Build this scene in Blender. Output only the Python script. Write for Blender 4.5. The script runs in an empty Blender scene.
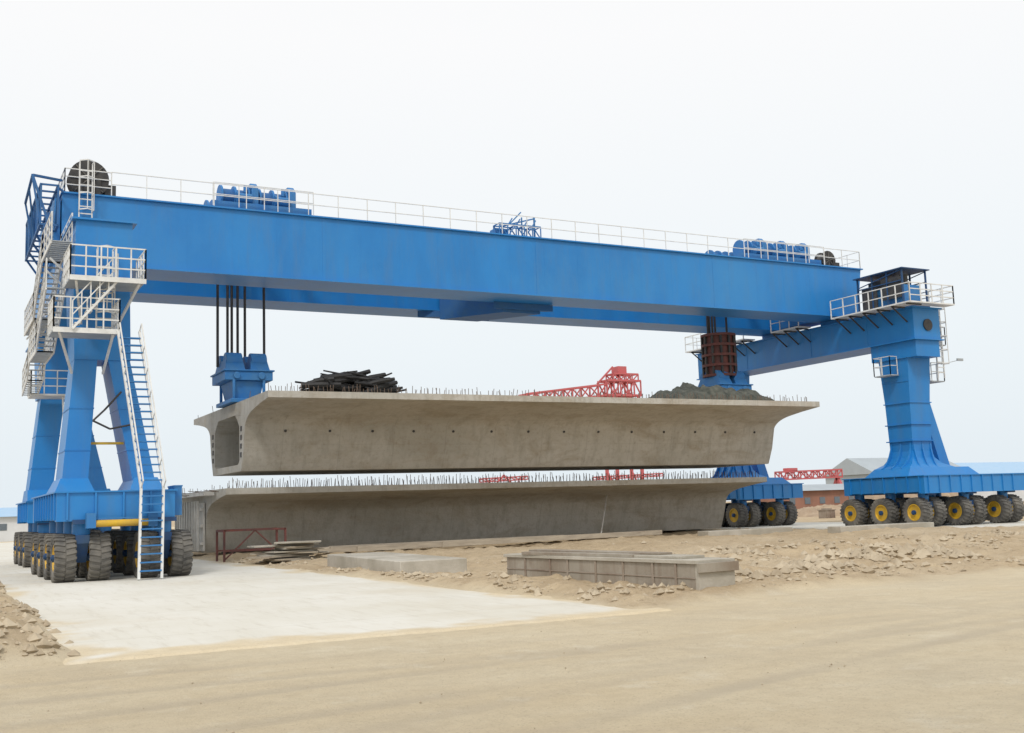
import bpy, bmesh, math, random
from mathutils import Vector, Matrix, noise
random.seed(4)
S=bpy.context.scene
COL=S.collection
# ------------------------------------------------------------ materials
def mat(name,c1,c2=None,scale=1.0,rough=.7,bump=0.0,stretch=(1,1,1),detail=6,metal=0.0,c3=None,bscale=None,lo=.35,hi=.65,streak=None,sfac=.5,sscale=(2.2,2.2,.12),seam=0,stain=None):
    m=bpy.data.materials.new(name); m.use_nodes=True
    nt=m.node_tree; N=nt.nodes; L=nt.links
    b=N['Principled BSDF']; b.inputs['Roughness'].default_value=rough; b.inputs['Metallic'].default_value=metal
    c2=c2 or tuple(x*.75 for x in c1)
    tc=N.new('ShaderNodeTexCoord'); mp=N.new('ShaderNodeMapping'); mp.inputs['Scale'].default_value=stretch
    L.new(tc.outputs['Object'],mp.inputs['Vector'])
    n=N.new('ShaderNodeTexNoise'); n.inputs['Scale'].default_value=scale; n.inputs['Detail'].default_value=detail; n.inputs['Roughness'].default_value=.62
    L.new(mp.outputs[0],n.inputs['Vector'])
    r=N.new('ShaderNodeValToRGB'); r.color_ramp.elements[0].position=lo; r.color_ramp.elements[1].position=hi
    r.color_ramp.elements[0].color=(*c1,1); r.color_ramp.elements[1].color=(*c2,1)
    L.new(n.outputs['Fac'],r.inputs['Fac']); out=r.outputs['Color']
    def layer(out,src,a,b_,col,f):
        r2=N.new('ShaderNodeValToRGB'); r2.color_ramp.elements[0].position=a; r2.color_ramp.elements[1].position=b_
        r2.color_ramp.elements[1].color=(f,f,f,1)
        L.new(src,r2.inputs['Fac'])
        mx=N.new('ShaderNodeMixRGB'); mx.inputs['Color2'].default_value=(*col,1)
        L.new(r2.outputs['Color'],mx.inputs['Fac']); L.new(out,mx.inputs['Color1']); return mx.outputs['Color']
    if c3:
        n2=N.new('ShaderNodeTexNoise'); n2.inputs['Scale'].default_value=scale*.23; n2.inputs['Detail'].default_value=8; n2.inputs['Roughness'].default_value=.7
        L.new(tc.outputs['Object'],n2.inputs['Vector'])
        out=layer(out,n2.outputs['Fac'],.45,.68,c3,1)
    if stain:
        mp4=N.new('ShaderNodeMapping'); mp4.inputs['Scale'].default_value=(.35,.6,.9); mp4.inputs['Location'].default_value=(3,1,7); L.new(tc.outputs['Object'],mp4.inputs['Vector'])
        n4=N.new('ShaderNodeTexNoise'); n4.inputs['Scale'].default_value=1.0; n4.inputs['Detail'].default_value=10; n4.inputs['Roughness'].default_value=.72; n4.inputs['Distortion'].default_value=.6
        L.new(mp4.outputs[0],n4.inputs['Vector']); out=layer(out,n4.outputs['Fac'],.49,.66,stain,.6)
        n5=N.new('ShaderNodeTexNoise'); n5.inputs['Scale'].default_value=5; n5.inputs['Detail'].default_value=6; n5.inputs['Roughness'].default_value=.75
        L.new(tc.outputs['Object'],n5.inputs['Vector']); out=layer(out,n5.outputs['Fac'],.52,.70,tuple(x*.8 for x in stain),.45)
    if streak:
        mp3=N.new('ShaderNodeMapping'); mp3.inputs['Scale'].default_value=sscale; L.new(tc.outputs['Object'],mp3.inputs['Vector'])
        n3=N.new('ShaderNodeTexNoise'); n3.inputs['Scale'].default_value=1; n3.inputs['Detail'].default_value=7; n3.inputs['Roughness'].default_value=.7
        L.new(mp3.outputs[0],n3.inputs['Vector']); out=layer(out,n3.outputs['Fac'],.48,.72,streak,sfac)
    if seam:
        sp=N.new('ShaderNodeSeparateXYZ'); L.new(tc.outputs['Object'],sp.inputs[0])
        for ax_,per,wd,f in (('X',seam/2,.018,.2),('Z',.62,.012,.12)):
            pg=N.new('ShaderNodeMath'); pg.operation='PINGPONG'; pg.inputs[1].default_value=per; L.new(sp.outputs[ax_],pg.inputs[0])
            lt=N.new('ShaderNodeMath'); lt.operation='LESS_THAN'; lt.inputs[1].default_value=wd; L.new(pg.outputs[0],lt.inputs[0])
            out=layer(out,lt.outputs[0],0,1,(.16,.14,.11),f)
    L.new(out,b.inputs['Base Color'])
    if bump:
        nb=N.new('ShaderNodeTexNoise'); nb.inputs['Scale'].default_value=bscale or scale*4; nb.inputs['Detail'].default_value=5
        L.new(tc.outputs['Object'],nb.inputs['Vector'])
        bp=N.new('ShaderNodeBump'); bp.inputs['Strength'].default_value=bump; bp.inputs['Distance'].default_value=.05
        L.new(nb.outputs['Fac'],bp.inputs['Height']); L.new(bp.outputs[0],b.inputs['Normal'])
    return m
BLUE=mat('blue_paint',(.014,.215,.58),(.012,.18,.50),.5,.42,.04,(1,1,.35),c3=(.03,.23,.55),streak=(.07,.19,.38),sfac=.45,sscale=(1.6,1.6,.2))
BLUE2=mat('blue_paint_dusty',(.02,.17,.46),(.05,.19,.40),1.6,.6,.1)
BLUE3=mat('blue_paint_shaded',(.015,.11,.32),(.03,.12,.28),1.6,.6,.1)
DBLUE=mat('dark_blue_steel',(.012,.06,.18),(.03,.07,.14),2,.6)
WHITE=mat('white_paint',(.76,.77,.76),(.60,.60,.58),2,.5)
GREY=mat('grating_grey',(.42,.45,.47),(.33,.36,.38),2,.6)
RUB=mat('dusty_rubber',(.075,.073,.07),(.15,.142,.128),2.2,.9,.2,c3=(.20,.185,.16))
YEL=mat('yellow_rim',(.68,.42,.02),(.50,.31,.05),3,.55)
DARK=mat('dark_steel',(.03,.03,.032),(.06,.055,.05),3,.6)
ROPE=mat('greased_wire_rope',(.03,.028,.028),(.06,.055,.05),6,.6)
CONC=mat('girder_concrete',(.49,.47,.42),(.40,.385,.34),.45,.85,.3,(.45,1,1.9),9,c3=(.53,.51,.465),bscale=9,streak=(.25,.225,.18),sfac=.5,seam=2.9,stain=(.33,.275,.20))
CONCE=mat('pale_formwork',(.66,.65,.61),(.50,.48,.44),1.6,.8,.2)
CONC2=mat('old_concrete',(.50,.465,.40),(.38,.35,.29),1.2,.9,.3,c3=(.33,.30,.24),bscale=14)
FORM=mat('weathered_formwork',(.36,.325,.27),(.28,.245,.195),1.5,.85,.3,(1,1,.4),c3=(.22,.17,.125),streak=(.17,.11,.075),sfac=.5)
RUST=mat('rusty_steel',(.26,.205,.155),(.33,.28,.23),2.5,.8,.2,(1,1,.4),c3=(.17,.115,.085))
RED=mat('red_paint_hazy',(.56,.11,.12),(.46,.13,.13),1,.6)
DRED=mat('dark_red_steel',(.17,.05,.04),(.09,.04,.035),3,.7)
BRICK=mat('brown_brick_wall',(.34,.17,.12),(.26,.14,.10),.6,.9)
WOOD=mat('weathered_timber',(.46,.40,.31),(.32,.27,.21),2,.85,.2,(.3,3,3))
TARP=mat('black_sheeting',(.007,.007,.008),(.018,.017,.016),4,.6,.3)
GREEN=mat('green_grey_netting',(.040,.046,.038),(.12,.122,.10),2.6,.9,.5,bscale=9)
STONE=mat('dusty_stones',(.53,.45,.33),(.34,.275,.19),1.5,.95,.3)
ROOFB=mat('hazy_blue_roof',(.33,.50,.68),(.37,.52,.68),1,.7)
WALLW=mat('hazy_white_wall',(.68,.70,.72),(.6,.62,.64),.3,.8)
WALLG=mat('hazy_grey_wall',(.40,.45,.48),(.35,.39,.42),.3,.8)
GLASS=mat('window_glass',(.12,.15,.18),(.16,.19,.22),1,.2)
BROWN=mat('brown_earth_heap',(.42,.32,.22),(.30,.22,.15),.8,.95,.4)
REBAR=mat('rebar_steel',(.12,.085,.06),(.18,.13,.10),3,.8)

# ------------------------------------------------------------ mesh builder
class MB:
    def __init__(s): s.v=[];s.f=[];s.m=[]
    def add(s,vs,fs,m=0):
        o=len(s.v); s.v+= [tuple(v) for v in vs]
        for f in fs: s.f.append(tuple(i+o for i in f)); s.m.append(m)
    def hexa(s,b,t,m=0):
        s.add(list(b)+list(t),[(3,2,1,0),(4,5,6,7)]+[(i,(i+1)%4,(i+1)%4+4,i+4) for i in range(4)],m)
    def box(s,x0,x1,y0,y1,z0,z1,m=0):
        s.hexa([(x0,y0,z0),(x1,y0,z0),(x1,y1,z0),(x0,y1,z0)],[(x0,y0,z1),(x1,y0,z1),(x1,y1,z1),(x0,y1,z1)],m)
    def bar(s,p,q,w,h=None,m=0):
        h=h or w; p=Vector(p);q=Vector(q); d=(q-p)
        if d.length<1e-5: return
        d.normalize(); up=Vector((0,0,1)) if abs(d.z)<.95 else Vector((0,1,0))
        a=d.cross(up).normalized()*w/2; b=a.cross(d).normalized()*h/2
        s.hexa([p-a-b,p+a-b,p+a+b,p-a+b],[q-a-b,q+a-b,q+a+b,q-a+b],m)
    def tube(s,p,q,r,n=10,m=0,r2=None):
        p=Vector(p);q=Vector(q);r2=r if r2 is None else r2
        d=(q-p).normalized(); up=Vector((0,0,1)) if abs(d.z)<.95 else Vector((0,1,0))
        a=d.cross(up).normalized(); b=a.cross(d).normalized()
        vs=[];
        for k in range(n):
            t=2*math.pi*k/n; vs.append(p+(a*math.cos(t)+b*math.sin(t))*r)
        for k in range(n):
            t=2*math.pi*k/n; vs.append(q+(a*math.cos(t)+b*math.sin(t))*r2)
        s.add(vs,[tuple(range(n)),tuple(range(2*n-1,n-1,-1))]+[(k,(k+1)%n,(k+1)%n+n,k+n) for k in range(n)],m)
    def path(s,pts,r,n=8,m=0):
        for a,b in zip(pts,pts[1:]): s.tube(a,b,r,n,m)
    def lathe(s,prof,c,n=36,m=0,closed=True):
        c=Vector(c); k=len(prof); vs=[]
        for i in range(n):
            t=2*math.pi*i/n
            for r,x in prof: vs.append(c+Vector((x,r*math.cos(t),r*math.sin(t))))
        fs=[]
        for i in range(n):
            for j in range(k if closed else k-1):
                j2=(j+1)%k; i2=(i+1)%n
                fs.append((i*k+j,i*k+j2,i2*k+j2,i2*k+j))
        s.add(vs,fs,m)
    def rail(s,pts,h=1.1,sp=1.5,w=.045,m=0,mids=1):
        for a,b in zip(pts,pts[1:]):
            a=Vector(a);b=Vector(b);L=(b-a).length;n=max(1,round(L/sp))
            for i in range(n+1):
                p=a.lerp(b,i/n); s.bar(p,p+Vector((0,0,h)),w,w,m)
            for j in range(mids+1):
                z=Vector((0,0,h*(j+1)/(mids+1)-.001)); s.bar(a+z,b+z,w*.95,w*.95,m)
    def ladder(s,p,q,w=.6,st=.35,r=.06,side=(1,0,0),m=0,rung=.05,rm=None,rd=None):
        p=Vector(p);q=Vector(q);sd=Vector(side).normalized()*w/2
        s.bar(p-sd,q-sd,r,r*1.6,m); s.bar(p+sd,q+sd,r,r*1.6,m)
        n=int((q-p).length/st)
        for i in range(1,n):
            c=p.lerp(q,i/n); s.bar(c-sd*.95,c+sd*.95,rd or rung,rung,m if rm is None else rm)
    def truss(s,p,q,w,h,n,cw=.14,dw=.09,m=0):
        p=Vector(p);q=Vector(q);d=(q-p).normalized();a=d.cross(Vector((0,0,1))).normalized()*w/2;u=Vector((0,0,h))
        for sg in (-1,1):
            o=a*sg
            s.bar(p+o,q+o,cw,cw,m); s.bar(p+o+u,q+o+u,cw,cw,m)
            for i in range(n+1):
                c=p.lerp(q,i/n)+o; s.bar(c,c+u,dw,dw,m)
                if i<n:
                    c2=p.lerp(q,(i+1)/n)+o
                    s.bar(c if i%2 else c+u,c2+u if i%2 else c2,dw,dw,m)
        for i in range(n+1):
            c=p.lerp(q,i/n)
            s.bar(c-a,c+a,dw,dw,m); s.bar(c-a+u,c+a+u,dw,dw,m)
LOC={}
def obj(mb,name,mats,parent=None,origin=None,bevel=0,smooth=True,label=None,cat=None,kind=None,group=None):
    if origin is None:
        xs=[v[0] for v in mb.v];ys=[v[1] for v in mb.v];zs=[v[2] for v in mb.v]
        origin=((min(xs)+max(xs))/2,(min(ys)+max(ys))/2,min(zs))
    o=Vector(origin)
    me=bpy.data.meshes.new(name)
    me.from_pydata([Vector(v)-o for v in mb.v],[],mb.f)
    for m in mats: me.materials.append(m)
    me.polygons.foreach_set('material_index',mb.m)
    bm=bmesh.new();bm.from_mesh(me);bmesh.ops.recalc_face_normals(bm,faces=bm.faces);bm.to_mesh(me);bm.free()
    if smooth:
        me.polygons.foreach_set('use_smooth',[True]*len(me.polygons)); me.set_sharp_from_angle(angle=math.radians(28))
    ob=bpy.data.objects.new(name,me); COL.objects.link(ob)
    LOC[ob.name]=o
    if parent is not None:
        ob.parent=parent; ob.location=o-LOC[parent.name]
    else: ob.location=o
    if bevel:
        bv=ob.modifiers.new('bevel','BEVEL'); bv.width=bevel; bv.segments=2; bv.limit_method='ANGLE'
    if label: ob['label']=label
    if cat: ob['category']=cat
    if kind: ob['kind']=kind
    if group: ob['group']=group
    return ob
def empty(name,loc,label,cat,group=None):
    e=bpy.data.objects.new(name,None); COL.objects.link(e); e.location=loc; LOC[e.name]=Vector(loc)
    e['label']=label; e['category']=cat
    if group: e['group']=group
    return e

# ------------------------------------------------------------ camera
ax=Vector((2093,-71.5,-1108)).normalized()
ay=Vector((-592,-161.5,-1108)); ay=(ay-ax*ay.dot(ax)).normalized()
az=ax.cross(ay)
Rm=Matrix((ax,ay,az))
cam=bpy.data.cameras.new('camera'); co=bpy.data.objects.new('camera',cam); COL.objects.link(co)
co.matrix_world=Matrix.Translation((0,0,2.0)) @ Rm.to_4x4()
cam.sensor_width=36; cam.lens=36*1108/1024; cam.clip_end=8000
S.camera=co

# ------------------------------------------------------------ light
el=math.radians(48); sd=Vector((-.62,-.78,0)).normalized()
sdir=Vector((sd.x*math.cos(el),sd.y*math.cos(el),math.sin(el)))
sl=bpy.data.lights.new('sun','SUN'); sl.energy=1.5; sl.angle=math.radians(11); sl.color=(1,.96,.9)
so=bpy.data.objects.new('sun',sl); COL.objects.link(so); so.rotation_euler=sdir.to_track_quat('Z','Y').to_euler(); so.location=(0,0,60)
w=bpy.data.worlds.new('World'); S.world=w; w.use_nodes=True
N=w.node_tree.nodes; L=w.node_tree.links; bg=N['Background']; bg.inputs['Strength'].default_value=.1
sky=N.new('ShaderNodeTexSky'); sky.sky_type='NISHITA'; sky.sun_disc=False; sky.sun_elevation=el; sky.sun_rotation=math.atan2(sd.x,sd.y); sky.dust_density=6; sky.air_density=1
tc=N.new('ShaderNodeTexCoord'); sx=N.new('ShaderNodeSeparateXYZ'); L.new(tc.outputs['Generated'],sx.inputs[0])
rp=N.new('ShaderNodeValToRGB'); rp.color_ramp.elements[0].position=0.0; rp.color_ramp.elements[0].color=(.80,.875,.925,1)
rp.color_ramp.elements[1].position=.40; rp.color_ramp.elements[1].color=(.985,.985,.985,1)
e=rp.color_ramp.elements.new(.14); e.color=(.87,.925,.955,1)
L.new(sx.outputs['Z'],rp.inputs['Fac'])
ml=N.new('ShaderNodeVectorMath'); ml.operation='SCALE'; ml.inputs['Scale'].default_value=10.5; L.new(rp.outputs['Color'],ml.inputs[0])
mx=N.new('ShaderNodeMixRGB'); mx.inputs['Fac'].default_value=.92; L.new(sky.outputs[0],mx.inputs['Color1']); L.new(ml.outputs[0],mx.inputs['Color2'])
L.new(mx.outputs[0],bg.inputs['Color'])
S.view_settings.view_transform='Standard'; S.view_settings.look='None'; S.view_settings.exposure=0

# ------------------------------------------------------------ ground
def fr(a,b,st):
    n=int(round((b-a)/st)); return [a+(b-a)*i/n for i in range(n)]
xs=[-4000,-1500,-500,-200,-80,-40,-20,-12]+fr(-7,30,.17)+fr(30,62,.4)+fr(62,100,1.5)+[100,150,300,700,1500,4000]
ys=[-1500,-400,-100,-30,-8,0]+fr(4,30,.14)+fr(30,60,.35)+fr(60,110,1.2)+[110,140,200,350,700,1500,4000]
def nz(x,y,s,o=0): return noise.noise(Vector((x*s+o,y*s-o,o*1.3)))
def sm(a,b,t):
    t=max(0,min(1,(t-a)/(b-a))); return t*t*(3-2*t)
def soilmask(x,y):
    e=nz(x,y,.25,3)*1.3+nz(x,y,1.1,7)*.6
    a=sm(17.9,19.0,y+e*.7-(x-12)*.10)*sm(11.7,12.7,x+e*.4)
    b=sm(17.6,19.2,y+e)*(1-sm(1.7,2.3,x+e*.25))*sm(-60,-20,x)
    pr=sm(48.6,49.2,x)*(1-sm(61,62,x))*sm(41,42,y)
    return max(a*(1-pr),b)
def relief(x,y,m):
    if x>2.4: z=m*(.06+.18*nz(x,y,.22,2)+.14*abs(nz(x,y,.9,4))+.19*max(0,nz(x,y,1.7,6)-.1)+.05*nz(x,y,4.5,12))
    else: z=m*(.16+.20*nz(x,y,.22,2)+.14*abs(nz(x,y,.9,4))+.26*max(0,nz(x,y,1.7,6)-.1)+.05*nz(x,y,4.5,12)+.30*max(0,nz(x,y,.8,15)))
    rd=math.exp(-((y-(22.8+.12*(x-16)))/1.2)**2)*sm(15.8,17.5,x)*(1-sm(25,31,x))
    rd2=math.exp(-((y-(30+.1*(x-16)))/1.8)**2)*sm(17,20,x)*(1-sm(36,45,x))*.8
    return z+max(rd,rd2)*(.09+.5*max(0,nz(x,y,.8,8)+.14))
TR=[(10.2,.05,1.3,0.3),(11.9,.05,1.3,.35),(13.2,.02,.9,1.7),(14.6,.02,.9,1.75),(7.4,.22,.9,.1),(8.8,.22,.9,.12)]
def track(x,y):
    t=0
    for y0,sl_,A,ph in TR:
        yc=y0+sl_*x+A*math.sin(x*.11+ph)
        d=abs(y-yc)/.26
        if d<1: t=max(t,1-d*d)
    return t
V=[];MA=[];TA=[]
for y in ys:
    for x in xs:
        m=soilmask(x,y); t=0;z=0
        if -12<x<100 and 0<y<110:
            fade=1-sm(60,90,y)
            z=nz(x,y,.15,1)*.03*(1-m)*(1 if y<17 else 0)+nz(x,y,3.2,5)*.009*(1-m)*(1 if y<17.5 else 0)
            z+=relief(x,y,m)*fade
            if y<19:
                t=track(x,y)*(1-m)*max(0,.5+1.0*nz(x,y,.35,9)); z-=.015*t
            if 2.2<x<12.0 and y>17.6: z=min(z,-.02)
            if 49<x<61.5 and y>41.5: z=min(z,-.02)
        V.append((x,y,z));MA.append(m);TA.append(max(0,t))
nx=len(xs)
F=[(j*nx+i,j*nx+i+1,(j+1)*nx+i+1,(j+1)*nx+i) for j in range(len(ys)-1) for i in range(nx-1)]
me=bpy.data.meshes.new('ground'); me.from_pydata(V,[],F)
for nme,dat in (('soil',MA),('track',TA)):
    at=me.attributes.new(nme,'FLOAT','POINT'); at.data.foreach_set('value',dat)
me.polygons.foreach_set('use_smooth',[True]*len(me.polygons))
g=bpy.data.objects.new('ground',me); COL.objects.link(g); g['kind']='structure'
gm=bpy.data.materials.new('dirt_ground')
def ground_nodes(gm,pad=False):
    gm.use_nodes=True; nt=gm.node_tree; N=nt.nodes; L=nt.links; b=N['Principled BSDF']; b.inputs['Roughness'].default_value=.95
    b.inputs['Specular IOR Level'].default_value=.15
    tc=N.new('ShaderNodeTexCoord')
    def noi(s,d=8,r=.65,st=None):
        n=N.new('ShaderNodeTexNoise'); n.inputs['Scale'].default_value=s; n.inputs['Detail'].default_value=d; n.inputs['Roughness'].default_value=r
        if st:
            mp=N.new('ShaderNodeMapping'); mp.inputs['Scale'].default_value=st; L.new(tc.outputs['Object'],mp.inputs[0]); L.new(mp.outputs[0],n.inputs['Vector'])
        else: L.new(tc.outputs['Object'],n.inputs['Vector'])
        return n.outputs['Fac']
    def ramp(src,a,b_,ca,cb):
        r=N.new('ShaderNodeValToRGB'); r.color_ramp.elements[0].position=a; r.color_ramp.elements[1].position=b_
        r.color_ramp.elements[0].color=(*ca,1); r.color_ramp.elements[1].color=(*cb,1); L.new(src,r.inputs['Fac']); return r.outputs['Color']
    def mixc(f,a,b_,ty='MIX'):
        m=N.new('ShaderNodeMixRGB'); m.blend_type=ty
        for k,s in (('Fac',f),('Color1',a),('Color2',b_)):
            if isinstance(s,(int,float)): m.inputs[k].default_value=s
            elif isinstance(s,tuple): m.inputs[k].default_value=(*s,1)
            else: L.new(s,m.inputs[k])
        return m.outputs['Color']
    def attr(n,f=1):
        at=N.new('ShaderNodeAttribute'); at.attribute_name=n
        fm=N.new('ShaderNodeMath'); fm.operation='MULTIPLY'; fm.inputs[1].default_value=f; L.new(at.outputs['Fac'],fm.inputs[0]); return fm.outputs[0]
    road=ramp(noi(.22,8,.6,(.6,1.6,1)),.35,.68,(.61,.51,.35),(.65,.57,.42))
    road=mixc(ramp(noi(3,8,.75),.45,.75,(0,0,0),(.6,)*3),road,(.49,.405,.275))
    road=mixc(ramp(noi(.35,9,.75),.48,.70,(0,0,0),(.65,)*3),road,(.50,.425,.31))
    road=mixc(ramp(noi(.9,9,.75),.55,.66,(0,0,0),(.5,)*3),road,(.70,.64,.51))
    road=mixc(ramp(noi(14,6,.8),.56,.70,(0,0,0),(.5,)*3),road,(.40,.33,.235))
    road=mixc(ramp(noi(40,3,.6),.58,.70,(0,0,0),(.6,)*3),road,(.34,.28,.20))
    if not pad:
        road=mixc(attr('track',.6),road,(.46,.395,.30))
        soil=ramp(noi(.9,10,.7),.35,.65,(.53,.42,.275),(.40,.305,.195))
        soil=mixc(ramp(noi(.16,6,.6),.45,.7,(0,0,0),(.8,)*3),soil,(.55,.455,.32))
        soil=mixc(ramp(noi(5,8,.75),.52,.72,(0,0,0),(.8,)*3),soil,(.25,.18,.115))
        soil=mixc(ramp(noi(22,4,.7),.55,.7,(0,0,0),(.5,)*3),soil,(.64,.56,.43))
        soil=mixc(ramp(noi(30,3,.7),.60,.7,(0,0,0),(.7,)*3),soil,(.20,.15,.10))  # dark speckle puts bump shade, weak under soft light, into the soil colour
        base=mixc(attr('soil'),road,soil)
    else:
        c=ramp(noi(.35,9,.65,(1,.6,1)),.35,.65,(.69,.675,.62),(.62,.595,.52))
        c=mixc(ramp(noi(.12,8,.7),.5,.7,(0,0,0),(.75,)*3),c,(.57,.52,.42))
        c=mixc(ramp(noi(1.4,9,.75,(3,.35,1)),.52,.75,(0,0,0),(.7,)*3),c,(.48,.44,.36))
        sp=N.new('ShaderNodeSeparateXYZ'); L.new(tc.outputs['Object'],sp.inputs[0])
        pg=N.new('ShaderNodeMath'); pg.operation='PINGPONG'; pg.inputs[1].default_value=2.5; L.new(sp.outputs['Y'],pg.inputs[0])
        lt=N.new('ShaderNodeMath'); lt.operation='LESS_THAN'; lt.inputs[1].default_value=.012; L.new(pg.outputs[0],lt.inputs[0])
        mm=N.new('ShaderNodeMath'); mm.operation='MULTIPLY'; mm.inputs[1].default_value=.45; L.new(lt.outputs[0],mm.inputs[0])
        c=mixc(mm.outputs[0],c,(.35,.31,.24))
        base=mixc(attr('edge'),c,road)
    L.new(base,b.inputs['Base Color'])
    bp=N.new('ShaderNodeBump'); bp.inputs['Strength'].default_value=.25 if pad else .9; bp.inputs['Distance'].default_value=.06
    L.new(noi(7,10,.78),bp.inputs['Height']); L.new(bp.outputs[0],b.inputs['Normal'])
ground_nodes(gm); me.materials.append(gm)
PAD=bpy.data.materials.new('runway_concrete'); ground_nodes(PAD,True)
def slab(x0,x1,y0,y1,z,dx,dy,near):
    xs_=fr(x0,x1,dx)+[x1]; ys_=(fr(y0,y0+8,.15)+fr(y0+8,y1,dy)+[y1]) if near else fr(y0,y1,dy)+[y1]
    V=[];E=[]
    for y in ys_:
        for x in xs_:
            d=min(x-x0,x1-x,y-y0); nn=nz(x,y,.8,21)*.9+nz(x,y,2.5,22)*.5+nz(x,y,.25,23)*.9
            e_=1-sm(.3,1.0,d+nn*.9) if near else 0
            V.append((x,y,z-(.06 if (d<.01 and near) else 0))); E.append(e_)
    nx=len(xs_)
    F=[(j*nx+i,j*nx+i+1,(j+1)*nx+i+1,(j+1)*nx+i) for j in range(len(ys_)-1) for i in range(nx-1)]
    if not near:
        k=len(V); V+=[(x0,y0,z-.3),(x1,y0,z-.3),(x0,y1,z-.3),(x1,y1,z-.3)]; E+=[0]*4
        F+=[(0,nx-1,k+1,k),(0,k,k+2,(len(ys_)-1)*nx)]
    me=bpy.data.meshes.new('concrete_runway'); me.from_pydata(V,[],F)
    at=me.attributes.new('edge','FLOAT','POINT'); at.data.foreach_set('value',E); me.materials.append(PAD)
    o=bpy.data.objects.new('concrete_runway',me); COL.objects.link(o); o['kind']='structure'
slab(1.8,12.6,17.2,140,.03,.15,1.2,True)
slab(49.2,61.5,41.5,140,.12,1.0,2.0,False)

def stones(n,fn,smin,smax,mb,clump=0):
    for _ in range(n):
        for _t in range(6):
            x,y,z=fn()
            if not clump or nz(x,y,.7,31)+.5*nz(x,y,2,33)>clump-.1+random.uniform(-.2,.2): break
        else: continue
        s=smin+(smax-smin)*random.random()**5
        ph=[(0,0,.8),(.9,0,.2),(.3,.85,.1),(-.7,.5,.3),(-.7,-.6,0),(.3,-.9,.2),(0,0,-.6)]
        a=random.random()*6.28; ca,sa=math.cos(a),math.sin(a)
        vs=[]
        for px,py,pz in ph:
            px*=s*random.uniform(.6,1.2);py*=s*random.uniform(.6,1.1);pz*=s*random.uniform(.7,1.3)
            vs.append((x+px*ca-py*sa,y+px*sa+py*ca,z+pz))
        mb.add(vs,[(0,1,2),(0,2,3),(0,3,4),(0,4,5),(0,5,1),(6,2,1),(6,3,2),(6,4,3),(6,5,4),(6,1,5)])
def gz(x,y): return relief(x,y,soilmask(x,y))
mb=MB()
def f1():
    x=random.uniform(12.2,48);y=18.6+abs(random.gauss(0,8))+.08*(x-12); return x,y,gz(x,y)
def f2():
    x=random.uniform(-2.5,2.3);y=random.uniform(17.8,42); return x,y,gz(x,y)
def f3():
    x=random.uniform(15.9,29);y=22.8+.12*(x-16)+random.gauss(0,.9); return x,y,gz(x,y)
def f4():
    x=random.uniform(0,35);y=random.uniform(9,19); return x,y,0.0
def f5():
    x=12.3+abs(random.gauss(0,.8));y=random.uniform(19,52); return x,y,gz(x,y)
def f6():
    x=random.uniform(18,45);y=30+.1*(x-16)+random.gauss(0,1.6); return x,y,gz(x,y)
stones(3600,f1,.012,.16,mb,.15);stones(3800,f2,.012,.17,mb,.02);stones(2400,f3,.015,.27,mb,.1);stones(700,f4,.006,.024,mb);stones(1000,f5,.015,.16,mb,.08);stones(1300,f6,.02,.27,mb,.15)
obj(mb,'stone_rubble',[STONE],origin=(0,0,0),smooth=False,kind='stuff',label='loose pale stones and clods scattered over the soil',cat='rubble')

# ------------------------------------------------------------ crane
CR=empty('gantry_crane',(29.5,54,0),'tall blue rubber-tyred gantry crane straddling stacked concrete girders','crane')
Y0,Y1,Y2,Y3=52.0,54.2,57.8,60.0
def girder(ya,yb,front):
    mb=MB(); x0,x1=5.2,53.9
    mb.hexa([(x0,ya,13.55),(x1-.5,ya,13.55),(x1-.5,yb,13.55),(x0,yb,13.55)],[(x0,ya,16.7),(x1,ya,16.7),(x1,yb,16.7),(x0,yb,16.7)])
    mb.box(x0-.05,x1+.1,ya-.14,yb+.14,16.7,16.77)
    mb.box(x0-.05,x1-.4,ya-.14,yb+.14,13.47,13.55)
    for x in (17.4,29.6,41.8): mb.box(x-.09,x+.09,ya-.010,yb+.010,13.56,16.69)
    for i in range(22):
        x=6.4+i*2.15; mb.box(x-.015,x+.015,ya-.003,yb+.003,13.56,16.69)
    mb.box(x0-.3,x0-.051,ya+.2,yb-.2,13.8,16.5)
    mb.box(9,53,ya+.95,ya+1.05,16.77,16.87,1)
    o=obj(mb,'main_girder',[BLUE,DARK],CR)
    r=MB()
    yy=ya+.02 if front else yb-.02
    r.rail([(7.3,yy,16.77),(53.9,yy,16.77)],1.15,1.55,.038)
    if front: r.rail([(53.9,ya,16.77),(53.9,yb,16.77)],1.15,1.1,.038)
    obj(r,'railing',[WHITE],o)
girder(Y0,Y1,True); girder(Y2,Y3,False)
mb=MB()
# wide skewed box tie slung between the two girders
mb.hexa([(28.6,Y1+.15,12.95),(31.0,Y1+.15,12.95),(28.6,Y2-.15,12.95),(26.2,Y2-.15,12.95)],[(28.6,Y1+.15,14.5),(31.0,Y1+.15,14.5),(28.6,Y2-.15,14.5),(26.2,Y2-.15,14.5)])
mb.hexa([(27.9,Y1-.1,13.1),(31.7,Y1-.1,13.1),(31.2,Y1+.14,13.1),(28.4,Y1+.14,13.1)],[(27.9,Y1-.1,13.46),(31.7,Y1-.1,13.46),(31.2,Y1+.14,13.46),(28.4,Y1+.14,13.46)])
mb.hexa([(25.9,Y2-.14,13.1),(28.9,Y2-.14,13.1),(29.6,Y2+.3,13.1),(25.0,Y2+.3,13.1)],[(25.9,Y2-.14,13.46),(28.9,Y2-.14,13.46),(29.6,Y2+.3,13.46),(25.0,Y2+.3,13.46)])
obj(mb,'cross_tie',[BLUE3],CR)
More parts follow.
